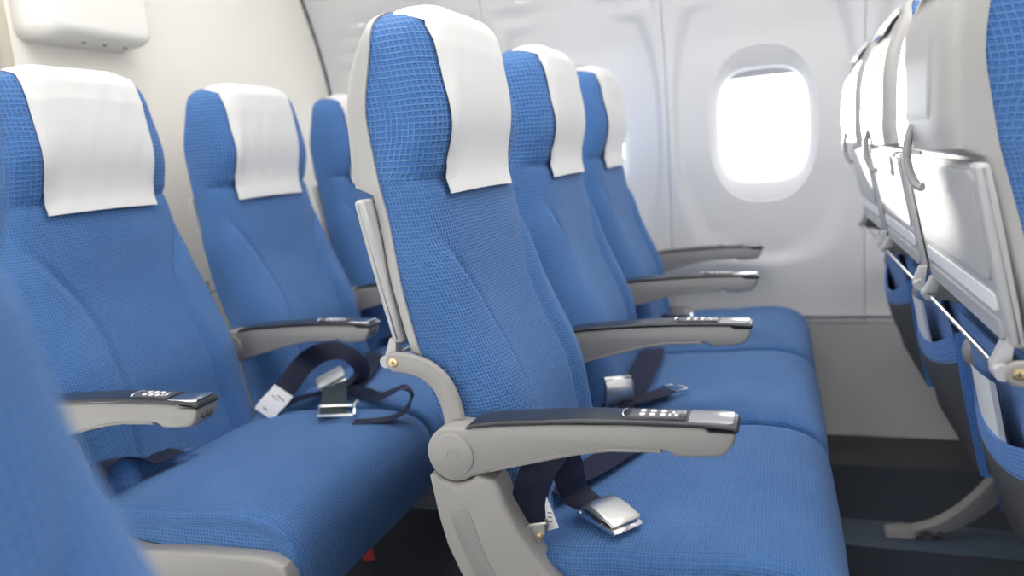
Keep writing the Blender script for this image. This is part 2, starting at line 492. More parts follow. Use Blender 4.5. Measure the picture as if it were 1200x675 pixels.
def cushion_mesh():
    """profile in xz swept across y with rounded side rims and a raised side seam"""
    prof = [(-.375, .345), (-.375, .40), (-.36, .432), (-.30, .446), (-.25, .449), (-.16, .452), (-.07, .459), (-.01, .459), (.03, .452), (.055, .438), (.070, .415), (.076, .385), (.074, .345), (.066, .305), (.052, .284), (.030, .292), (.012, .33), (-.02, .352), (-.1, .355), (-.2, .35)]
    prof = chaikin(prof, 3)
    P = [Vector(p) for p in prof]; n = len(P)
    a = sum(p.x * q.y - q.x * p.y for p, q in zip(P, P[1:] + P[:1]))
    if a < 0: P.reverse()
    nor = []
    for i in range(n):
        t = (P[(i + 1) % n] - P[i - 1]).normalized(); nor.append(Vector((t.y, -t.x)))
    yh = .2375
    st = [(-yh, .022), (-yh - .0005, .012), (-yh + .0015, .0035), (-yh + .003, .0), (-yh + .0055, -.0012), (-yh + .009, .0008)]
    rr = .022
    ys = []
    # (y, inset)
    left = [(-yh + .002, .030), (-yh, .016), (-yh + .0005, .011), (-yh + .002, .0075), (-yh + .004, .0045), (-yh + .006, .0035), (-yh + .0085, .004), (-yh + .013, .0025)]
    mid = [(-yh + .02 + (2 * yh - .04) * i / 30, 0) for i in range(31)]
    right = [(-y, o) for y, o in reversed(left)]
    rings = []; uvs = []
    arc = [0.0]
    for p, q in zip(P, P[1:] + P[:1]): arc.append(arc[-1] + (q - p).length)
    for y, o in left + mid + right:
        ring = []
        crown = .007 * (1 - (abs(y) / yh) ** 2.5)
        for p, q in zip(P, nor):
            c = p - q * o
            up = smooth(.42, .45, p.y) * smooth(-.33, -.2, p.x)
            wr = .0008 * sin(p.x * 40 + y * 13) * up
            ring.append((c.x + crown * .5 * smooth(.03, .07, p.x), y - .0, c.y + crown * up + wr))
        rings.append(list(reversed(ring)))
        uvs.append([(y if abs(y) < yh - .012 else math.copysign(yh - .012 + o * 1.0, y), a) for a in reversed(arc)])
    uvs = [[(a * .0062 / .0046, b * .0062 / .0046) for a, b in r] for r in uvs]
    g = G(); g.loft(rings, True, 0, uvs)
    # side panels mapped flat
    return g
# --- armrest
AX, AZ, AR = -.397, .581, .0365
def arc(cx, cz, r, a0, a1, n):
    return [(cx + r * cos(radians(lerp(a0, a1, i / n))), cz + r * sin(radians(lerp(a0, a1, i / n)))) for i in range(n + 1)]
def armrest(parent, y, jack=True, aisle=False, light=1):
    h = .0235
    g = G()
    body = [(-.380, .6165), (-.337, .622), (-.26, .6275), (-.176, .631), (-.085, .6315), (-.079, .6265), (-.0505, .627)]
    body += [(-.051, .617), (-.058, .604), (-.066, .598), (-.093, .595), (-.117, .595), (-.128, .6015), (-.192, .599), (-.230, .593), (-.264, .585), (-.305, .574), (-.342, .5625), (-.366, .5545)]
    body += arc(AX, AZ, AR, -52, -270, 22)[:-1]
    body += [(AX, AZ + AR), (-.388, .6165)]
    g.prism(body, y - h, y + h, .0045, 3)
    arm = build('armrest', g, GREY, parent)
    g = G()
    # darker underside moulding
    low = [(-.135, .6035), (-.192, .6015), (-.230, .596), (-.264, .588), (-.305, .577), (-.340, .566), (-.352, .5605), (-.305, .5725), (-.264, .5835), (-.230, .5915), (-.192, .5975), (-.132, .5995)]
    g.prism(low, y - h - .0012, y + h + .0012, .0008, 1)
    build('underside_moulding', g, GREYD, arm)
    g = G()
    pad = [(-.3785, .6165), (-.337, .6212), (-.26, .6267), (-.176, .6302), (-.084, .6307), (-.0785, .6262), (-.050, .6250), (-.0475, .6268), (-.0462, .630), (-.0485, .6338), (-.055, .6355), (-.08, .6368), (-.136, .6374), (-.227, .6360), (-.335, .6282), (-.366, .6236), (-.374, .6205)]
    g.prism(pad, y - h - .001, y + h + .001, .0042, 4)
    build('armrest_pad', g, BLACKP, arm)
    g = G()
    t0, t1 = -.176, -.106
    g.box(((t0 + t1) / 2, y, .6373), (t1 - t0, .034, .004), .0018, 0)
    g.box(((t0 + t1) / 2 - .001, y - .002, .6389), (t1 - t0 - .012, .026, .0018), .0006, 1)
    for i in range(3):
        for s in (-1, 1):
            g.disc((t0 + .020 + i * .012, y - .002 + s * .006, .6396), .0036, .0016, (0, 0, 1), 14, 2, .0005)
    for i in range(3): g.box((t0 + .052 + i * .0035, y - .002 + (.004 if i % 2 else -.004), .6400), (.0026, .006, .0006), .0002, 2, 1)
    # bright crescent at the rear end of the panel
    g.tube([(t0 - .001, y - .014, .6386), (t0 - .0035, y - .008, .6390), (t0 - .0042, y, .6391), (t0 - .0035, y + .008, .6390), (t0 - .001, y + .014, .6386)], .0012, 8, 3)
    gc = G(); gc.prism([(-.102, y - h + .0035), (-.060, y - h + .0035), (-.0525, y - h + .007), (-.0515, y), (-.0525, y + h - .007), (-.060, y + h - .0035), (-.102, y + h - .0035)], .634, .6384, .001, 2, 0, 'z')  # plate added on the black pad tip to imitate window glare
    build('pad_glare_plate', gc, GLAREM, arm)
    build('control_panel', g, [BLACKP, PANELG, PANELW, CHROME], arm)
    g = G(); g.disc((AX, y - h + .001, AZ), .0285, .0038, (0, -1, 0), 40, 0, .0015)
    ring = [(AX + .0075 * cos(2 * pi * i / 20), y - h - .0028, AZ + .0075 * sin(2 * pi * i / 20)) for i in range(21)]
    g.tube(ring, .0009, 6)
    build('hinge_cap', g, GREY, arm)
    if jack:
        g = G()
        for s in (-1, 1):
            c = Vector((-.0545, y + s * .005, .6125)); ax = Vector((1, 0, -.25)).normalized(); u = Vector((0, 1, 0)); v = ax.cross(u)
            g.tube([c + ax * .001 + (u * cos(2 * pi * i / 16) + v * sin(2 * pi * i / 16)) * .0048 for i in range(17)], .0013, 6)
            g.disc(c - ax * .001, .003, .0015, ax, 12, 0, .0004)
        build('audio_jack', g, INK, arm)
    return arm
def side_fairing(parent, y):
    h = .0235
    left = [(-.4300, .5535), (-.4345, .549), (-.432, .53), (-.427, .494), (-.418, .453), (-.402, .413), (-.378, .368), (-.345, .325), (-.30, .293), (-.25, .279), (-.15, .274), (0, .274), (.045, .28), (.062, .30), (.069, .335), (.069, .375), (.062, .391), (.040, .400), (0, .402), (-.10, .398), (-.19, .391), (-.225, .393), (-.248, .401), (-.266, .412), (-.282, .429), (-.299, .452), (-.317, .481), (-.332, .516), (-.338, .540), (-.345, .549), (-.358, .552)]
    saddle = arc(AX, AZ, AR + .0022, -44, -132, 12)
    poly = left + saddle
    g = G()
    g.prism(poly, y - h, y + h, .0065, 4)
    f = build('side_fairing', g, GREY, parent)
    g = G()
    pan = chaikin([(-.411, .508), (-.388, .511), (-.381, .505), (-.372, .470), (-.357, .425), (-.332, .384), (-.30, .353), (-.26, .338), (-.1, .336), (.03, .340), (.040, .325), (.036, .308), (-.1, .303), (-.25, .306), (-.30, .318), (-.335, .348), (-.368, .392), (-.392, .44), (-.406, .485)], 2)
    g.prism(pan, y - h - .0012, y - h + .004, .0011, 2)
    build('inset_panel', g, GREYD, f)
    return f
def tray(parent, sides=(-1, 1), hw=.213):
    # slab stowed against the back shell, leaning with it
    z0, z1 = .716, .908
    x0, x1 = -.490, -.528          # rear (outer) face at bottom and top
    def xo(z): return lerp(x0, x1, (z - z0) / (z1 - z0))
    g = G()
    # cross-section of slab through y extruded: build as prism in xz with rounded rims across y
    th = .0170
    poly = chaikin([(xo(z0) + .004, z0), (xo(z0) + th - .004, z0), (xo(z0 + .004) + th, z0 + .004), (xo(z1 - .004) + th, z1 - .004), (xo(z1) + th - .004, z1), (xo(z1) + .006, z1), (xo(z1 - .006), z1 - .006), (xo(z0 + .004), z0 + .004)], 1)
    g.prism(poly, BY - hw, BY + hw, .007, 4)
    t = build('tray_table', g, TRAYM, parent)
    # raised inner field
    g = G()
    def fld(za, zb, ya, yb, rise, r=.012, m=0):
        pts = []
        for cy, cz, st in ((yb - r, za + r, -90), (yb - r, zb - r, 0), (ya + r, zb - r, 90), (ya + r, za + r, 180)):
            for k in range(6):
                a = radians(st + 90 * k / 5); pts.append((cy + r * cos(a), cz + r * sin(a)))
        ring = lambda off, d: [(xo(z) - d, (y if off == 0 else (y - BY) * (1 - off) + BY), (z if off == 0 else lerp(z, (za + zb) / 2, off))) for y, z in pts]
        rings = [ring(0, -.003), ring(0, rise * .6), ring(.008, rise), ring(.03, rise)]
        g.loft([list(r_) for r_ in rings], True, m)
    fld(.785, .900, BY - hw + .014, BY + hw - .014, .0022)
    fld(.722, .742, BY - hw + .014, BY + hw - .014, .0022, .006)
    build('tray_field', g, TRAYM, t)
    g = G(); fld(.752, .771, BY - hw + .016, BY + hw - .016, .0022, .006)
    build('placard', g, PALE, t)
    # bar and hinge barrels under the tray
    g = G(); zb, xb = .693, -.497
    g.tube([(xb, BY - .205, zb), (xb, BY + .205, zb)], .0032, 10)
    build('tray_bar', g, CHROME, t)
    for s in (-1, 1):
        g = G(); g.tube([(xb, BY + s * .197, zb), (xb, BY + s * .222, zb)], .0085, 16)
        build('hinge_barrel', g, TRAYM, t)
        g = G(); g.prism([(xb - .008, zb + .004), (xb + .010, zb + .004), (xb + .012, z0 + .006), (xb - .002 + .004, z0 + .006)], BY + s * .200 - .010, BY + s * .200 + .010, .002, 2)
        build('tray_lug', g, TRAYM, t)
        if s not in sides: continue
        # swinging support arm
        ctr = [(-.483, .693), (-.462, .6905), (-.438, .682), (-.419, .664), (-.409, .640), (-.404, .61), (-.402, .585)]
        C = catmull([(a, 0, b) for a, b in ctr], 5); wd = .0135
        L = []; R_ = []
        for i, c in enumerate(C):
            d = (C[min(i + 1, len(C) - 1)] - C[max(i - 1, 0)]).normalized(); nn = Vector((-d.z, 0, d.x))
            L.append(((c + nn * wd).x, (c + nn * wd).z)); R_.append(((c - nn * wd).x, (c - nn * wd).z))
        cap = arc(ctr[0][0], ctr[0][1], wd, 97, 263, 8)
        yy = -.233 if s < 0 else BY + .2245
        g = G(); g.prism(L + list(reversed(R_)) + list(reversed(cap))[1:-1], yy, yy + .011, .003, 3)
        a = build('tray_arm', g, GREY, t)
        g = G(); yo = yy if s < 0 else yy + .0105
        g.disc((-.484, yo, .6935), .0062, .0012, (0, s, 0), 18, 0, .0004)
        g.box((-.484, yo + s * .0013, .6935), (.006, .0008, .0014), .0003, 1, 1); g.box((-.484, yo + s * .0013, .6935), (.0014, .0008, .006), .0003, 1, 1)
        build('screw', g, [BRASS, INK], a)
    # turn latch on the shell above the tray
    g = G()
    c = Vector((-.548, BY, .915)); 
    g.disc((-.538, BY, .945), .015, .010, (-1, 0, 0), 24, 0, .002)
    hook = [(-.551, BY, .95), (-.556, BY + .004, .93), (-.556, BY + .006, .905), (-.551, BY + .004, .885), (-.545, BY - .001, .874), (-.540, BY - .006, .872)]
    g.tube(catmull(hook, 5), [.0052] * 26, 12)
    build('tray_latch', g, SHELL, t)
    return t
def back_panel(parent, dw, ex):
    """raised field moulded into the upper back shell, following its curve"""
    def pt(u, t, d):
        z = lerp(.952, 1.092, t); w, xf, xb = back_dims(z); w += dw; xb += .004
        xs = interp([(.922, -.549), (.95, -.553), (1.03, -.552), (1.07, -.546), (1.11, -.530)], z)
        y = u * lerp(.128, .112, t * t); yn = min(.99, abs(y / w)); k = (1 - yn ** ex) ** (1 / ex)
        return (xb - (xb - xs) * k - d, BY + y, z)
    g = G(); nu, nt_ = 24, 14; rows = []
    for i in range(nt_ + 1):
        t = i / nt_; e = min(1, min(t, 1 - t) / .05)
        rows.append([pt(-1 + 2 * j / nu, t, -.001 + .003 * min(e, min(1, min(j, nu - j) / 1.0))) for j in range(nu + 1)])
    g.grid(rows, flip=True)
    return build('rear_moulding', g, SHELL, parent)
def pocket(parent):
    hw = .182
    zt, zb = .600, .355
    XT, XBm = -.413, -.370
    def base(v): return lerp(XT, XBm, max(0, v) ** 1.25), lerp(zt, zb, v)          # where the pocket meets the backing
    # backing sheet from the bar down
    g = G(); rows = []
    for i in range(16):
        z = lerp(.675, .345, i / 15); v = (zt - z) / (zt - zb)
        x = lerp(-.462, -.440, smooth(.675, .6, z)) if v < 0 else lerp(-.440, XBm + .012, v ** 1.25)
        rows.append([(x, BY + (hw - .004) * (-1 + 2 * j / 12), z) for j in range(13)])
    g.grid(rows); g.grid([[(p[0] + .004, p[1], p[2]) for p in r] for r in rows], flip=True)
    pk = build('seat_pocket', g, BLUEMESH, parent)
    def face(u, v):
        x, z = base(v); bulge = .022 * (1 - v) * (1 - u * u) + .010 * sin(pi * min(1, v * 1.1)) * (1 - u ** 4)
        sag = .052 * (1 - u * u) ** 1.0 * (1 - v) ** 2.0
        return (x - .024 - bulge, BY + u * hw, z - sag)
    def sheet(v0, v1, d=.003, nv=12):
        gg = G(); rr = [[face(-1 + 2 * j / 24, lerp(v0, v1, i / nv)) for j in range(25)] for i in range(nv + 1)]
        gg.grid(rr); r2 = [[(p[0] + d, p[1], p[2]) for p in r] for r in rr]; gg.grid(r2, flip=True)
        for k in (0, -1):
            gg.grid([rr[k], r2[k]], flip=(k == 0))
        gg.grid([[r[0] for r in rr], [r[0] for r in r2]]); gg.grid([[r[-1] for r in rr], [r[-1] for r in r2]], flip=True)
        return gg
    build('pocket_face', sheet(.17, 1.0), BLACK, pk)
    bd = sheet(-.02, .19, .005, 5); 
    build('pocket_band', bd, BLUEMESH, pk)
    for s in (-1, 1):
        g = G(); rr = []
        for i in range(14):
            v = lerp(-.02, 1, i / 13); x, z = base(v); f = face(s * .999, v)
            row = []
            for j in range(5):
                t = j / 4; row.append((lerp(f[0] - .001, x + .016 + .022 * (1 - v), t), BY + s * (hw + .004 + .006 * sin(pi * t)), lerp(f[2], z, t)))
            rr.append(row)
        g.grid(rr, flip=(s > 0)); g.grid([[(p[0], p[1] - s * .003, p[2]) for p in r] for r in rr], flip=(s < 0))
        gu = build('pocket_gusset', g, BLUEMESH, pk)
        g = G(); rr = []
        for i in range(14):
            v = lerp(-.02, .97, i / 13); x, z = base(v); f = face(s * .999, v); row = []
            for t in (.28, .42, .55):
                row.append((lerp(f[0], x + .016 + .022 * (1 - v), t), BY + s * (hw + .0055 + .006 * sin(pi * t)), lerp(f[2], z, t)))
            rr.append(row)
        g.grid(rr, flip=(s > 0)); g.grid([[(p[0], p[1] - s * .002, p[2]) for p in r] for r in rr], flip=(s < 0))
        build('elastic_strip', g, BLACK, gu)
    return pk
def under_frame(parent, legs):
    g = G()
    for x in (-.25, -.04):
        g.tube([(x, -.235, .318), (x, .235, .318)], .024, 14)
    g.box((-.145, 0, .335), (.34, .44, .02), .004)
    fr = build('seat_frame', g, DARKG, parent)
    for y in legs:
        g = G()
        # curved rear leg sweeping back down to a foot in the floor track
        C = catmull([(-.200, 0, .318), (-.225, 0, .215), (-.262, 0, .145), (-.318, 0, .078), (-.375, 0, .036), (-.425, 0, .018)], 5)
        L = []; R_ = []
        for i, c in enumerate(C):
            d = (C[min(i + 1, len(C) - 1)] - C[max(i - 1, 0)]).normalized(); nn = Vector((-d.z, 0, d.x)); wd = lerp(.040, .012, i / (len(C) - 1))
            L.append(((c + nn * wd).x, (c + nn * wd).z)); R_.append(((c - nn * wd * .5).x, (c - nn * wd * .5).z))
        g.prism(L + list(reversed(R_)), y - .016, y + .016, .004, 2)
        lg = build('leg', g, LEGM, fr)
        g = G(); rr = []
        for c in (L if L[3][1] > R_[3][1] and L[3][0] < R_[3][0] else R_): rr.append((c[0] - .002, y, c[1]))
        g.ribbon(rr[2:], [(0, 1, 0)] * len(rr[2:]), .034, .004, n=1)
        g.box((-.455, y, .011), (.065, .036, .020), .005)
        g.prism([(-.487, .002), (-.43, .002), (-.43, .024), (-.455, .026), (-.478, .016)], y - .019, y + .019, .003, 2)
        build('leg_trim', g, GREY, lg)
        g = G(); g.tube([(-.402, y - .021, .014), (-.402, y + .021, .014)], .014, 14); g.tube([(-.372, y - .020, .020), (-.372, y + .020, .020)], .008, 12)
        build('foot_bolt', g, [DARKG], lg)
        g = G(); g.prism([(-.075, .318), (-.035, .318), (-.022, .16), (-.01, .0), (-.06, .0), (-.055, .16)], y - .016, y + .016, .004, 2)
        build('leg', g, DARKG, fr)
    return fr

ORIGIN_X = -.2
def base_seat(legs, near_fair, arms, end=False, full=False):
    """arms: list of y centres; near_fair: fairing under the near armrest"""
    OFF[0] = Vector((ORIGIN_X, 0, 0))
    t = thing('airline_seat', '', 'seat', (0, 0, 0))
    b = build('backrest', backrest_mesh(), BLUE, t, 60)
    sh = build('back_shell', shell_mesh() if end or full else shell_mesh(-.018, 2.8), SHELL, t, 40)
    back_panel(sh, .004 if end or full else -.018, 6 if end or full else 2.8)
    build('seat_cushion', cushion_mesh(), BLUE, t, 60)
    for y in arms: armrest(t, y)
    if near_fair: side_fairing(t, near_fair)
    tray(t, (-1, 1), .213) if end else tray(t, (1,), .200 if full else .180)
    pocket(t); under_frame(t, legs)
    OFF[0] = Vector((0, 0, 0))
    return t
ARM_N, ARM_F = -.237, .263
aisle_proto = base_seat((-.02,), ARM_N, (ARM_N,), True)
mid_proto = base_seat((), None, (ARM_N,))
win_proto = base_seat((-.235,), None, (ARM_N, ARM_F))
mid_full = base_seat((), None, (ARM_N,), False, True)
win_full = base_seat((-.235,), None, (ARM_N, ARM_F), False, True)
far_proto = base_seat((-.02,), None, (.237,))
PITCH_B, PITCH_C = -.744, .711
ROWS = {
 'middle': (0.0, [
   'nearest blue aisle seat with its whole grey armrest and curved side post in view',
   'blue middle seat behind the nearest full seat, steel buckle beside its backrest',
   'blue window seat of the front-facing row beside the bright cabin window']),
 'rear': (PITCH_B, [
   'blue aisle seat under the white wall box, broad white headcloth and black armrest end',
   'blue middle seat with a looped black belt and white tag lying on it',
   'blue window seat against the bulkhead, half hidden behind the nearest tall seat']),
 'front': (PITCH_C, [
   'aisle seat seen from behind at the right edge, large pale tray table and brass screw',
   'seat seen from behind, second tray table from the right edge',
   'seat seen from behind nearest the window wall, narrowest tray table']),
}
GROUPS = {'middle': 'blue seats of the nearest facing row', 'rear': 'blue seats of the row along the bulkhead', 'front': 'seats seen from behind at the right'}
seats = {}
used = set()
for rk, (rx, labs) in ROWS.items():
    for k, lab in enumerate(labs):
        proto = (aisle_proto, mid_full, win_full)[k] if rk == 'front' else (aisle_proto, mid_proto, win_proto)[k]
        o = proto if proto.name not in used else copy_tree(proto)
        used.add(proto.name)
        o.location = (rx + ORIGIN_X, SEAT_Y0 + .5 * k, 0)
        o['label'] = lab; o['category'] = 'seat'; o['group'] = GROUPS[rk]
        seats[rk, k] = o
far_proto.location = (ORIGIN_X + .21, .0155, 0)
far_proto['label'] = 'out-of-focus blue seatback edge close to the camera at the lower left'
seats['across', 0] = far_proto
# white headrest cloths, each hung a little differently
HANG = {('middle', 0): (-.018, 0.0), ('middle', 1): (-.012, -.004), ('middle', 2): (-.012, -.006), ('rear', 0): (-.006, .002), ('rear', 1): (-.015, -.008), ('rear', 2): (-.01, 0), ('front', 0): (-.015, 0), ('front', 1): (-.015, 0), ('front', 2): (-.015, 0)}
for i, (key, (sh, dr)) in enumerate(HANG.items()):
    OFF[0] = Vector((ORIGIN_X, 0, 0))
    build('headrest_cover', cover_mesh(sh, dr, i + 3), COVER, seats[key], 50, 'white non-woven headrest cloth')
    OFF[0] = Vector((0, 0, 0))

# ------------------------------------------------------------------ seat belts
def place(g, c, f, n=(0, 0, 1)):
    """move mesh data built around the origin (x along f, z along n) into place"""
    f = Vector(f).normalized(); n = Vector(n); n = (n - f * n.dot(f)).normalized(); s = n.cross(f); c = Vector(c)
    g.v = [tuple(c + f * v[0] + s * v[1] + n * v[2]) for v in g.v]
    return g
def buckle(parent, c, f, n=(0, 0, 1), k=1.0, mat=None, lab=None):
    g = G()
    base = [(-.034, 0), (.035, 0), (.037, .003), (.034, .006), (.022, .0075), (.0, .011), (-.016, .012), (-.030, .010), (-.035, .005)]
    g.prism([(a * k, b * k) for a, b in base], -.0225 * k, .0225 * k, .0015, 2)
    b = build('buckle', place(g, c, f, n), CHROME, parent, label=lab)
    g = G()
    lid = [(-.027, .0085), (-.029, .013), (-.025, .0185), (-.012, .0215), (.006, .0205), (.024, .0165), (.0325, .0115), (.033, .0085), (.020, .009), (.0, .0115), (-.014, .0125)]
    g.prism([(a * k, b_ * k) for a, b_ in chaikin(lid, 1)], -.0238 * k, .0238 * k, .004 * k, 3)
    build('buckle_lid', place(g, c, f, n), mat or STEEL, b)
    g = G(); g.tube([(-.030 * k, -.024 * k, .006 * k), (-.030 * k, .024 * k, .006 * k)], .0028 * k, 8)
    for s in (-1, 1): g.disc((.010 * k, s * .0222 * k, .006 * k), .0024 * k, .0012, (0, s, 0), 10, 0, .0003)
    build('buckle_pin', place(g, c, f, n), CHROME, b)
    return b
def tongue(parent, c, f, n=(0, 0, 1)):
    g = G()
    for x, w in ((-.010, .046), (.018, .040)): g.box((x, 0, 0), (.008, w, .0024), .001)
    for s in (-1, 1): g.box((.004, s * .0195, 0), (.034, .007, .0024), .001)
    g.tube([(-.010, -.022, .0012), (-.010, .022, .0012)], .0026, 8)
    return build('buckle_tongue', place(g, c, f, n), CHROME, parent)
def belt(seat, pts, sides, w=.046, mat=None, label=None, th=.0018):
    OFF[0] = seat.location.copy()
    g = G(); g.ribbon(pts, [Vector(s) for s in sides], w, th, 0, 8)
    o = build('seat_belt', g, mat or WEB, seat, 50, label)
    return o
# nearest seat: strap rising from its anchor, folding over and down to the buckle
S = seats['middle', 0]
b = belt(S, [(-.314, .883, .470), (-.314, .883, .491), (-.311, .884, .515), (-.303, .886, .539), (-.296, .897, .556), (-.286, .912, .563), (-.279, .930, .552), (-.276, .944, .528), (-.276, .960, .500), (-.272, .968, .482), (-.258, .965, .472), (-.242, .955, .470)],
         [(.94, .3, -.07), (.94, .3, -.06), (.94, .3, -.03), (.92, .3, -.1), (.88, .35, -.2), (.8, .5, -.25), (.75, .6, -.2), (.7, .65, .0), (.62, .75, .1), (.58, .8, .1), (.55, .83, .05), (.59, .81, 0)])
buckle(b, (-.221, .937, .462), (.80, -.60, -.03), (0, 0, 1), 1.08, None, 'brushed steel lift-latch buckle')
g = G()
# anchor: two cheeks, a cross bar, a white tag and a bolt
for yy in (.872, .888):
    g.prism([(-.338, .474), (-.292, .482), (-.290, .472), (-.306, .440), (-.312, .408), (-.322, .408), (-.332, .44)], yy, yy + .0022, .0006, 1)
g.tube([(-.338, .879, .4705), (-.291, .882, .479)], .0032, 8)
ab = build('anchor_bracket', g, STEEL, b)
g = G(); g.disc((-.317, .872, .428), .0078, .005, (0, -1, 0), 6, 0, .001); g.disc((-.298, .872, .466), .0042, .004, (0, -1, 0), 14, 0, .001)
build('anchor_bolt', g, BRASS, ab)
g = G(); g.prism([(-.291, .512), (-.286, .498), (-.277, .470), (-.292, .464), (-.297, .485)], .889, .8905, .0004, 1)
for q in range(3): g.box((-.288, .8888, .490 - q * .006), (.006, .0006, .0014), .0002, 1, 1)
build('belt_tag', g, [LABELW, INK], b)
belt(S, [(-.325, 1.000, .4655), (-.300, 1.054, .4665), (-.283, 1.083, .4675), (-.263, 1.127, .4685), (-.241, 1.18, .4685), (-.225, 1.238, .466), (-.265, 1.315, .455)], [(-.9, .4, 0), (-.9, .45, .05), (-.9, .45, .1), (-.9, .45, .1), (-.95, .3, .05), (-1, 0, 0), (-.8, -.6, 0)], .05)
# second seat of the nearest row
S = seats['middle', 1]
b = belt(S, [(-.335, 1.385, .440), (-.318, 1.395, .462), (-.300, 1.405, .472), (-.292, 1.418, .476)], [(.5, -.85, 0)] * 4, .044)
buckle(b, (-.303, 1.415, .478), (.10, -.25, .97), (.40, -.90, -.1), 1.2, None, 'brushed steel buckle standing on end')
belt(S, [(-.290, 1.402, .468), (-.285, 1.43, .4685), (-.281, 1.477, .476), (-.279, 1.568, .482), (-.283, 1.70, .478), (-.290, 1.79, .470), (-.31, 1.85, .450)], [(1, .1, -.1), (1, .1, -.1), (1, .05, .15), (1, .05, -.1), (1, .05, -.15), (1, .05, 0), (1, .1, .1)], .052)
b = belt(S, [(-.300, 1.30 + .085, .465), (-.284, 1.395, .469), (-.262, 1.41, .4705), (-.237, 1.440, .471), (-.213, 1.479, .470)], [(.4, -.9, 0), (.5, -.85, 0), (.65, -.75, .05), (.75, -.65, 0), (.78, -.62, 0)], .043)
tongue(b, (-.205, 1.494, .470), (.6, .8, -.03))
# window seat of the nearest row
S = seats['middle', 2]
b = belt(S, [(-.345, 2.15, .45), (-.325, 2.155, .468), (-.300, 2.16, .472), (-.285, 2.162, .474)], [(.1, 1, 0)] * 4, .044)
buckle(b, (-.272, 2.160, .468), (1, .05, .05), (0, -.35, .94), 1.0, PANELG, 'dark lift-latch buckle')
belt(S, [(-.34, 1.92, .455), (-.315, 1.93, .472), (-.29, 1.98, .474), (-.285, 2.08, .470)], [(1, 0, 0)] * 4, .046)
# aisle seat by the bulkhead
S = seats['rear', 0]
b = belt(S, [(-1.062, .883, .455), (-1.058, .884, .482), (-1.058, .900, .500), (-1.060, .930, .500), (-1.058, .962, .486), (-1.052, .990, .4725), (-1.046, 1.020, .4705), (-1.042, 1.045, .470)], [(1, .1, .1), (1, .15, .1), (.95, .2, .1), (.95, .2, .1), (.95, .2, 0), (.95, .1, -.2), (.95, .1, -.1), (.97, .1, 0)], .047)
tongue(b, (-1.038, 1.058, .471), (.15, 1, -.03))
g = G(); g.prism([(-1.085, .462), (-1.038, .470), (-1.042, .43), (-1.06, .41), (-1.075, .43)], .872, .8745, .0006, 1)
build('anchor_bracket', g, LABELW, b)
# middle seat by the bulkhead: arching strap with a white tag, green adjuster, curled tail
S = seats['rear', 1]
b = belt(S, [(-1.016, 1.289, .470), (-1.006, 1.305, .483), (-.991, 1.329, .509), (-.969, 1.364, .545), (-.944, 1.402, .559), (-.922, 1.438, .550), (-.905, 1.465, .521), (-.899, 1.474, .490), (-.910, 1.457, .474), (-.930, 1.434, .470)],
         [(.7, .12, -.7), (.7, .12, -.7), (.73, .14, -.67), (.58, -.1, -.8), (.4, -.5, -.75), (.3, -.75, -.6), (-.1, -.95, -.3), (-.3, -.95, 0), (-.2, -.95, .1), (-.2, -.95, 0)], .046)
b['label'] = 'arched black belt strap'
g = G(); g.ribbon([(-1.026, 1.2775, .456), (-1.0162, 1.2885, .4712), (-1.006, 1.3045, .4842), (-.9985, 1.317, .497)], [Vector((.7, .12, -.7))] * 4, .047, .0030, 0, 5)
tg = build('belt_tag', g, LABELW, b, label='white printed tag')
g = G()
for q in range(6):
    t = q / 6; c = Vector((-1.022, 1.283, .463)).lerp(Vector((-1.002, 1.312, .490)), t) + Vector((.0012, -.0016, .0012)) + Vector((.7, .12, -.7)) * (.006 if q % 2 else -.004)
    d = Vector((.7, .12, -.7)).normalized() * (.009 if q % 3 else .005); u = Vector((.5, .66, .56)) * .0012
    nn = Vector((.0003, -.0004, .0003)); ids = [g.vert(c - d - u + nn), g.vert(c + d - u + nn), g.vert(c + d + u + nn), g.vert(c - d + u + nn)]; g.face(ids)
build('tag_print', g, INK, tg)
b2 = belt(S, [(-1.00, 1.31, .462), (-.985, 1.345, .470), (-.955, 1.385, .470), (-.94, 1.40, .470)], [(.8, -.6, 0)] * 4, .03)
buckle(b2, (-.945, 1.425, .478), (.55, -.80, .12), (-.1, -.5, 1), 1.35, PALE, 'pale lift-latch buckle')
b3 = belt(S, [(-.925, 1.405, .484), (-.910, 1.375, .489), (-.888, 1.335, .482), (-.862, 1.290, .474), (-.842, 1.256, .470)], [(.9, .42, 0)] * 5, .052, WEBG, 'dark green webbing through a chrome adjuster')
g = G()
c0, c1 = Vector((-.892, 1.283, .477)), Vector((-.816, 1.293, .479)); dn = Vector((.028, -.05, -.002))
g.tube([c0, c1, c1 + Vector((.008, .004, .010))], .0042, 8); g.tube([c0 + dn, c1 + dn], .0036, 8); g.tube([c0, c0 + dn], .0036, 8); g.tube([c1, c1 + dn], .0036, 8)
build('belt_adjuster', g, CHROME, b3)
belt(S, [(-.915, 1.425, .468), (-.885, 1.405, .470), (-.847, 1.390, .472), (-.800, 1.365, .474), (-.757, 1.343, .492), (-.722, 1.326, .507), (-.697, 1.312, .500), (-.696, 1.290, .480), (-.715, 1.268, .467), (-.750, 1.247, .466), (-.785, 1.236, .466)],
     [(-.3, .9, .3), (-.3, .9, .2), (-.4, .8, .3), (-.4, .9, .1), (-.4, .9, 0), (-.4, .9, 0), (-.45, .85, 0), (-.5, .8, 0), (-.5, .8, 0), (-.45, .85, 0), (-.4, .9, 0)], .030, None, 'curled black tail of the strap')
belt(S, [(-.915, 1.44, .466), (-.922, 1.50, .472), (-.945, 1.58, .476), (-.985, 1.68, .474), (-1.03, 1.74, .465)], [(1, .2, -.1)] * 5, .046)
S = seats['rear', 2]
b = belt(S, [(-1.09, 1.90, .455), (-1.05, 1.905, .472), (-1.01, 1.91, .474), (-.97, 1.93, .470)], [(.1, 1, 0)] * 4, .044)
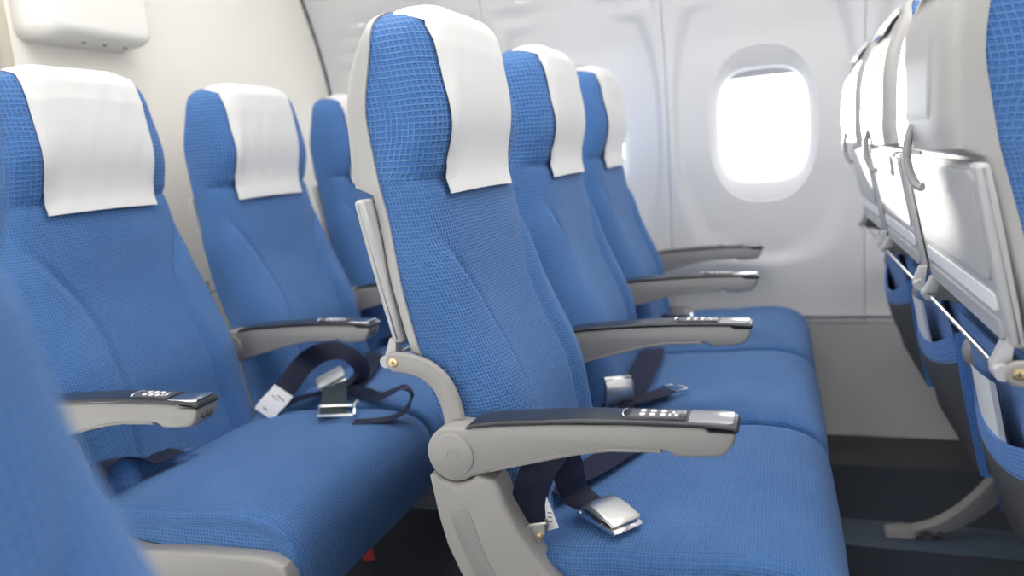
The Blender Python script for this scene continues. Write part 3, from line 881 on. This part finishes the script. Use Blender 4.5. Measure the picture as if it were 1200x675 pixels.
buckle(b, (-.945, 1.935, .467), (1, .15, 0), (0, -.2, 1), 1.0)
OFF[0] = Vector((0, 0, 0))
# clear sleeves with a pale card standing in two of the rear pockets
for k, lab in ((0, 'clear plastic sleeve with a pale card in the pocket nearest the right edge'), (1, 'clear plastic sleeve standing in the pocket second from the right edge')):
    S = seats['front', k]; OFF[0] = Vector((0, 0, 0))
    g = G(); rows = []
    X0, Y0 = S.location.x - ORIGIN_X, S.location.y + BY
    for i in range(9):
        v = i / 8; z = lerp(.640, .548, v)
        rows.append([(X0 + lerp(-.466, -.449, v) - .004 * (1 - (j / 5 - 1) ** 2), Y0 + .01 + .075 * (j / 5 - 1), z - .01 * (j / 10)) for j in range(11)])
    g.grid(rows); g.grid([[(p[0] + .002, p[1], p[2]) for p in r] for r in rows], flip=True)
    c = rows[4][5]
    o = thing('pocket_sleeve', lab, 'plastic sleeve', c)
    OFF[0] = Vector(c); build('sleeve', g, CLEAR, o)
    g = G(); g.grid([[(p[0] + .001, lerp(p[1], Y0 + .01, .12), p[2] - .008) for p in r] for r in rows[:-1]]); build('card', g, PALE, o)
    OFF[0] = Vector((0, 0, 0))
# red strap hanging beneath the middle seat by the bulkhead
OFF[0] = seats['rear', 1].location.copy()
g = G(); g.ribbon([(-.77, 1.20, .330), (-.762, 1.195, .30), (-.765, 1.195, .26), (-.760, 1.195, .20)], [(1, .3, 0)] * 4, .022, .002, 0, 5)
build('pull_strap', g, RED, seats['rear', 1], label='red strap under the seat')
OFF[0] = Vector((0, 0, 0))

# ------------------------------------------------------------------ setting
XMIN, XMAX = -1.5, 2.6
WALLP = [(0.0, 2.425), (.375, 2.450), (.6, 2.466), (.8, 2.475), (1.0, 2.474), (1.12, 2.468), (1.25, 2.455), (1.38, 2.41), (1.52, 2.345), (1.7, 2.24), (1.9, 2.08), (2.05, 1.9), (2.12, 1.7)]
def wally(z): return sinterp(WALLP, z, .03)
WX, WZ = -.045, .985
WIN = [WX - .56 * 2, WX - .56, WX, WX + .56, WX + 1.12, WX + 1.68]
def superel(dx, dz, a, b, p): return (abs(dx / a) ** p + abs(dz / b) ** p) ** (1 / p)
def wall_pt(x, z):
    y = wally(z)
    # shallow dish moulded around each window, with a step along its lower rim
    best = 9
    for wx in WIN: best = min(best, superel(x - wx, z - 1.02, .262, .455, 2.6))
    y += .020 * smooth(1.02, .93, best)
    # joints between panels half-way between windows
    return (x, y, z)
OA, OB, OP = .158, .232, 2.5      # outer rim of the reveal (half sizes)
IA, IB = .129, .168               # clear opening
def rimpt(wx, a, b, p, th):
    c, s = cos(th), sin(th)
    return wx + a * math.copysign(abs(c) ** (2 / p), c), WZ + b * math.copysign(abs(s) ** (2 / p), s)
NR = 48
def window_field(g, x0, x1, z0, z1, wx):
    """annular patch of wall between a rectangle and the rim of the window reveal"""
    ths = [2 * pi * i / NR for i in range(NR)]
    rect = []
    for th in ths:
        c, s = cos(th), sin(th)
        kx = ((x1 - wx) if c > 0 else (wx - x0)) / max(1e-6, abs(c)); kz = ((z1 - WZ) if s > 0 else (WZ - z0)) / max(1e-6, abs(s))
        k = min(kx, kz); rect.append((wx + c * k, WZ + s * k))
    # snap the corners
    for cx, cz in ((x0, z0), (x0, z1), (x1, z0), (x1, z1)):
        j = min(range(NR), key=lambda i: (rect[i][0] - cx) ** 2 + (rect[i][1] - cz) ** 2); rect[j] = (cx, cz)
    rows = []
    M = 26
    for m in range(M + 1):
        t = m / M; row = []
        for i, th in enumerate(ths):
            rx, rz = rimpt(wx, OA, OB, OP, th)
            x, z = lerp(rect[i][0], rx, t), lerp(rect[i][1], rz, t); row.append(wall_pt(x, z))
        rows.append(row)
    g.grid(rows, True)
ZW0, ZW1 = .5, 1.42
def strip(g, x0, x1, z0, z1, nx=1):
    nz = max(2, int((z1 - z0) / .03)); rows = []
    nx = max(1, int((x1 - x0) / .03))
    for i in range(nz + 1):
        z = lerp(z0, z1, i / nz); rows.append([wall_pt(lerp(x0, x1, j / nx), z) for j in range(nx + 1)])
    g.grid(rows, flip=True)
gap = .0016
for i, wx in enumerate(WIN):
    g = G(); x0, x1 = (XMIN - .1 if i == 0 else wx - .28 + gap), (XMAX if i == 5 else wx + .28 - gap)
    window_field(g, x0, x1, ZW0, ZW1, wx)
    strip(g, x0, x1, .383, ZW0); strip(g, x0, x1, ZW1, 2.12)
    # rolled edges at the joints so the gap reads as depth
    for xe, d in ((x0, 1), (x1, -1)):
        rows = []
        for k in range(40):
            z = lerp(.383, 2.12, k / 39); p = wall_pt(xe, z); rows.append([p, (p[0] - d * .0005, p[1] + .006, p[2]), (p[0] - d * .012, p[1] + .008, p[2])])
        g.grid(rows, flip=(d < 0))
    # reveal: funnel from the wall rim to the clear opening
    ths = [2 * pi * k / NR for k in range(NR)]; rows = []
    for t, dep in ((0, 0), (.04, .003), (.10, .004), (.45, .013), (.80, .024), (.90, .028), (.96, .036), (1.0, .060), (1.0, .085)):
        row = []
        for th in ths:
            ox, oz = rimpt(wx, OA, OB, OP, th); ix, iz = rimpt(wx, IA, IB, 3.6, th)
            p = wall_pt(ox, oz); yi = wall_pt(wx, iz)[1]
            row.append((lerp(ox, ix, t), lerp(p[1], yi, t) + dep, lerp(oz, iz, t)))
        rows.append(row)
    g.grid(rows, True)
    names = ['rear of the middle one', '', '', '', '', '']
    labels = ['pale sidewall panel behind the rear row, curving up from the bulkhead joint', 'pale sidewall panel half hidden by the nearest row of headrests', 'pale sidewall panel around the bright clear cabin window', 'pale sidewall panel behind the tray tables at the right', 'pale sidewall panel past the right edge', 'pale sidewall panel furthest to the right']
    o = struct(f'wall_side_{i+1}', g, WALLM, labels[i], 'wall', sharp=25)
    # inner frame, pane and blind
    if True:
        wl = ['cabin window hidden by the rear row', 'cabin window partly hidden behind the third headrest of the nearest row', 'bright rounded cabin window above the armrests', 'cabin window hidden by the tray tables', 'cabin window past the right edge of the view', 'cabin window furthest to the right'][i]
        g = G(); yb = wally(WZ) + .085
        rows = []
        for t, d in ((1.0, 0.0), (.985, .004), (.965, .006), (.965, .012)):
            rows.append([(wx + (rimpt(wx, IA, IB, 3.6, th)[0] - wx) * t, yb + d, WZ + (rimpt(wx, IA, IB, 3.6, th)[1] - WZ) * t) for th in ths])
        g.grid(rows, True)
        wroot = struct(f'window_{i+1}', g, WALLM, wl, 'window')
        g = G(); idx = [g.vert((wx + (rimpt(wx, IA, IB, 3.6, th)[0] - wx) * .97, yb + .010, WZ + (rimpt(wx, IA, IB, 3.6, th)[1] - WZ) * .97)) for th in ths]
        g.face(idx); build('window_pane', g, PANE, wroot)
        g = G()
        g.prism([(-.135, .145), (.135, .1485), (.135, .20), (-.135, .20)], yb - .006, yb - .001, .002, 2)
        g.v = [(v[0] + wx, v[1], v[2] + WZ) for v in g.v]
        build('window_blind', g, WALLM, wroot)
# dado panel below the joint
g = G()
rows = [[(x, y, z) for x in (XMIN, -.5, .5, 1.5, XMAX)] for y, z in ((2.425, .0), (2.428, .03), (2.449, .374), (2.453, .3775), (2.460, .378), (2.460, .404), (2.440, .405))]
g.grid(rows, flip=True)
struct('wall_lower', g, DADO, 'dull grey lower wall panel below the pale sidewall', 'wall')
g = G(); g.prism([(2.43, .0), (2.278, .0), (2.300, .012), (2.335, .030), (2.43, .034)], XMIN, XMAX, .0, 1, 0, 'x')
struct('baseboard_side', g, RAIL, 'scuffed charcoal kick rail along the foot of the wall', 'baseboard')
# floor with track strips
g = G(); g.box((.55, .5, -.03), (4.3, 3.96, .06), .001)
struct('floor', g, CARPET, 'dark navy carpeted cabin floor', 'floor')
for i, (y0, y1, lb) in enumerate(((1.80, 1.935, 'blue-grey seat track strip on the floor nearest the wall'), (1.02, 1.10, 'blue-grey seat track strip on the floor under the aisle seats'))):
    g = G(); g.box((.55, (y0 + y1) / 2, .0015), (4.1, y1 - y0, .003), .001)
    struct(f'trim_{i+1}', g, TRACK, lb, 'floor strip')
# bulkhead with curved outboard edge
BX = -1.5
zs = [i * 2.12 / 60 for i in range(61)]
g = G(); poly = [(1.235, 0)] + [(wally(z) - .016, z) for z in zs] + [(1.235, 2.12)]
g.prism(poly, BX - .04, BX, .004, 2, 0, 'x')
struct('wall_bulkhead', g, CREAM, 'smooth cream bulkhead behind the rear row', 'wall')
g = G(); pts = [(BX + .001, wally(z) - .010, z) for z in zs]
g.tube(pts, .0055, 8)
struct('trim_3', g, INK, 'thin black seal curving down the bulkhead edge', 'trim')
g = G(); g.box((BX - .02, 1.19, 1.06), (.07, .085, 2.12), .012, 0, 4)
struct('trim_4', g, BEIGE, 'beige vertical door post at the upper left edge', 'trim')
g = G(); g.box((BX - .5, -.1, 1.06), (.04, 3.0, 2.12), .004)
struct('wall_rear', g, CREAM, 'wall beyond the doorway past the left edge', 'wall')
# ceiling, other side and front
g = G(); rows = []
for k in range(25):
    t = k / 24; y = lerp(1.72, -1.5, t); z = 2.11 + .10 * sin(pi * t)
    rows.append([(x, y, z) for x in (-2.1, XMAX)])
g.grid(rows)
struct('ceiling', g, CREAMB, 'pale curved cabin ceiling above the view', 'ceiling')
g = G(); rows = [[(x, -2.26 + wally(z) * 0 - (wally(z) - 2.45) * -1 * 0 + (2.47 - wally(z)), z) for x in (-2.1, XMAX)] for z in zs]
g.grid(rows)
struct('wall_far', g, WALLM, 'pale sidewall behind the camera', 'wall')
g = G(); g.box((XMAX + .02, .1, 1.06), (.04, 4.8, 2.12), .004)
struct('wall_front', g, CREAM, 'cream partition far past the right edge', 'wall')

# wall box on the bulkhead
t = thing('wall_box', 'cream rounded plastic box on the bulkhead at top left, three screws beneath', 'box', (BX, 1.40, 1.263))
def wall_box(parent):
    y0, y1, z0, z1 = 1.248 - 1.40, 1.553 - 1.40, 0.0, .40
    g = G(); rings = []
    r = .035
    def ring(ins, x, rr):
        o = []
        for cy, cz, st in ((y1 - ins - rr, z0 + ins + rr, -90), (y1 - ins - rr, z1 - ins - rr, 0), (y0 + ins + rr, z1 - ins - rr, 90), (y0 + ins + rr, z0 + ins + rr, 180)):
            for k in range(8):
                a = radians(st + 90 * k / 7); o.append((x, cy + rr * cos(a), cz + rr * sin(a)))
        return o
    D = .095
    for ins, x, rr in ((0, 0, .03), (.002, .01, .03), (.006, D - .035, .03), (.009, D - .018, .03), (.015, D - .007, .026), (.024, D - .001, .022), (.032, D, .02)):
        rings.append(ring(ins, x, rr))
    g.loft(rings)
    return g
build('box_body', wall_box(t), CREAMB, t)
for yy in (1.375, 1.432, 1.492):
    g = G(); g.disc((.050, yy - 1.40, .0065), .0052, .0035, (0, 0, -1), 16, 0, .0006)
    g.disc((.050, yy - 1.40, .003), .0028, .0008, (0, 0, -1), 10, 1, .0002)
    build('screw', g, [GREYD, INK], t)

# ------------------------------------------------------------------ light
def area(name, loc, rot, sx, sy, power, col):
    l = bpy.data.lights.new(name, 'AREA'); l.shape = 'RECTANGLE'; l.size = sx; l.size_y = sy; l.energy = power; l.color = col
    o = bpy.data.objects.new(name, l); COL.objects.link(o); o.location = loc; o.rotation_euler = rot
    return o
area('ceiling_strip_light', (.4, 1.0, 2.08), (0, 0, 0), 3.6, .9, 45, (1, .97, .93))
area('sidewall_wash_light', (.3, 2.0, 1.86), (radians(14), 0, 0), 3.4, .12, 3.2, (.95, .97, 1))
area('opposite_cabin_light', (.8, -1.0, 2.0), (radians(25), 0, 0), 3.0, .6, 4.5, (1, .97, .94))
sun = bpy.data.lights.new('sun', 'SUN'); sun.energy = 22; sun.angle = radians(1.2); sun.color = (1, .96, .88)
so = bpy.data.objects.new('sun', sun); COL.objects.link(so)
so.rotation_euler = Vector((-.236, 1.0, .035)).to_track_quat('Z', 'Y').to_euler()
w = bpy.data.worlds.new('sky'); scene.world = w; w.use_nodes = True
w.node_tree.nodes['Background'].inputs[0].default_value = (.92, .96, 1, 1)
w.node_tree.nodes['Background'].inputs[1].default_value = 5.0

# ------------------------------------------------------------------ camera
cam = bpy.data.cameras.new('camera'); co = bpy.data.objects.new('camera', cam); COL.objects.link(co)
cam.sensor_fit = 'HORIZONTAL'; cam.sensor_width = 36; cam.lens = 900 * 36 / 1200
cam.clip_start = .02
yaw, pitch, roll = radians(19.58), radians(9.75), radians(-4.35)
fw = Vector((-sin(yaw) * cos(pitch), cos(yaw) * cos(pitch), -sin(pitch)))
r0 = Vector((cos(yaw), sin(yaw), 0)); u0 = r0.cross(fw)
r2 = r0 * cos(roll) + u0 * sin(roll); u2 = -r0 * sin(roll) + u0 * cos(roll)
from mathutils import Matrix
M = Matrix((r2, u2, -fw)).transposed().to_4x4(); M.translation = Vector((0, 0, .95))
co.matrix_world = M
cam.dof.use_dof = True; cam.dof.focus_distance = 1.05; cam.dof.aperture_fstop = 2.8
scene.camera = co
vs = scene.view_settings
scene.display_settings.display_device = 'sRGB'
vs.view_transform = 'Standard'; vs.look = 'None'; vs.gamma = 1; vs.use_curve_mapping = False; vs.exposure = 0.0
scene.cycles.use_denoising = True
scene.cycles.max_bounces = 10; scene.cycles.transparent_max_bounces = 12
scene.cycles.sample_clamp_indirect = 6
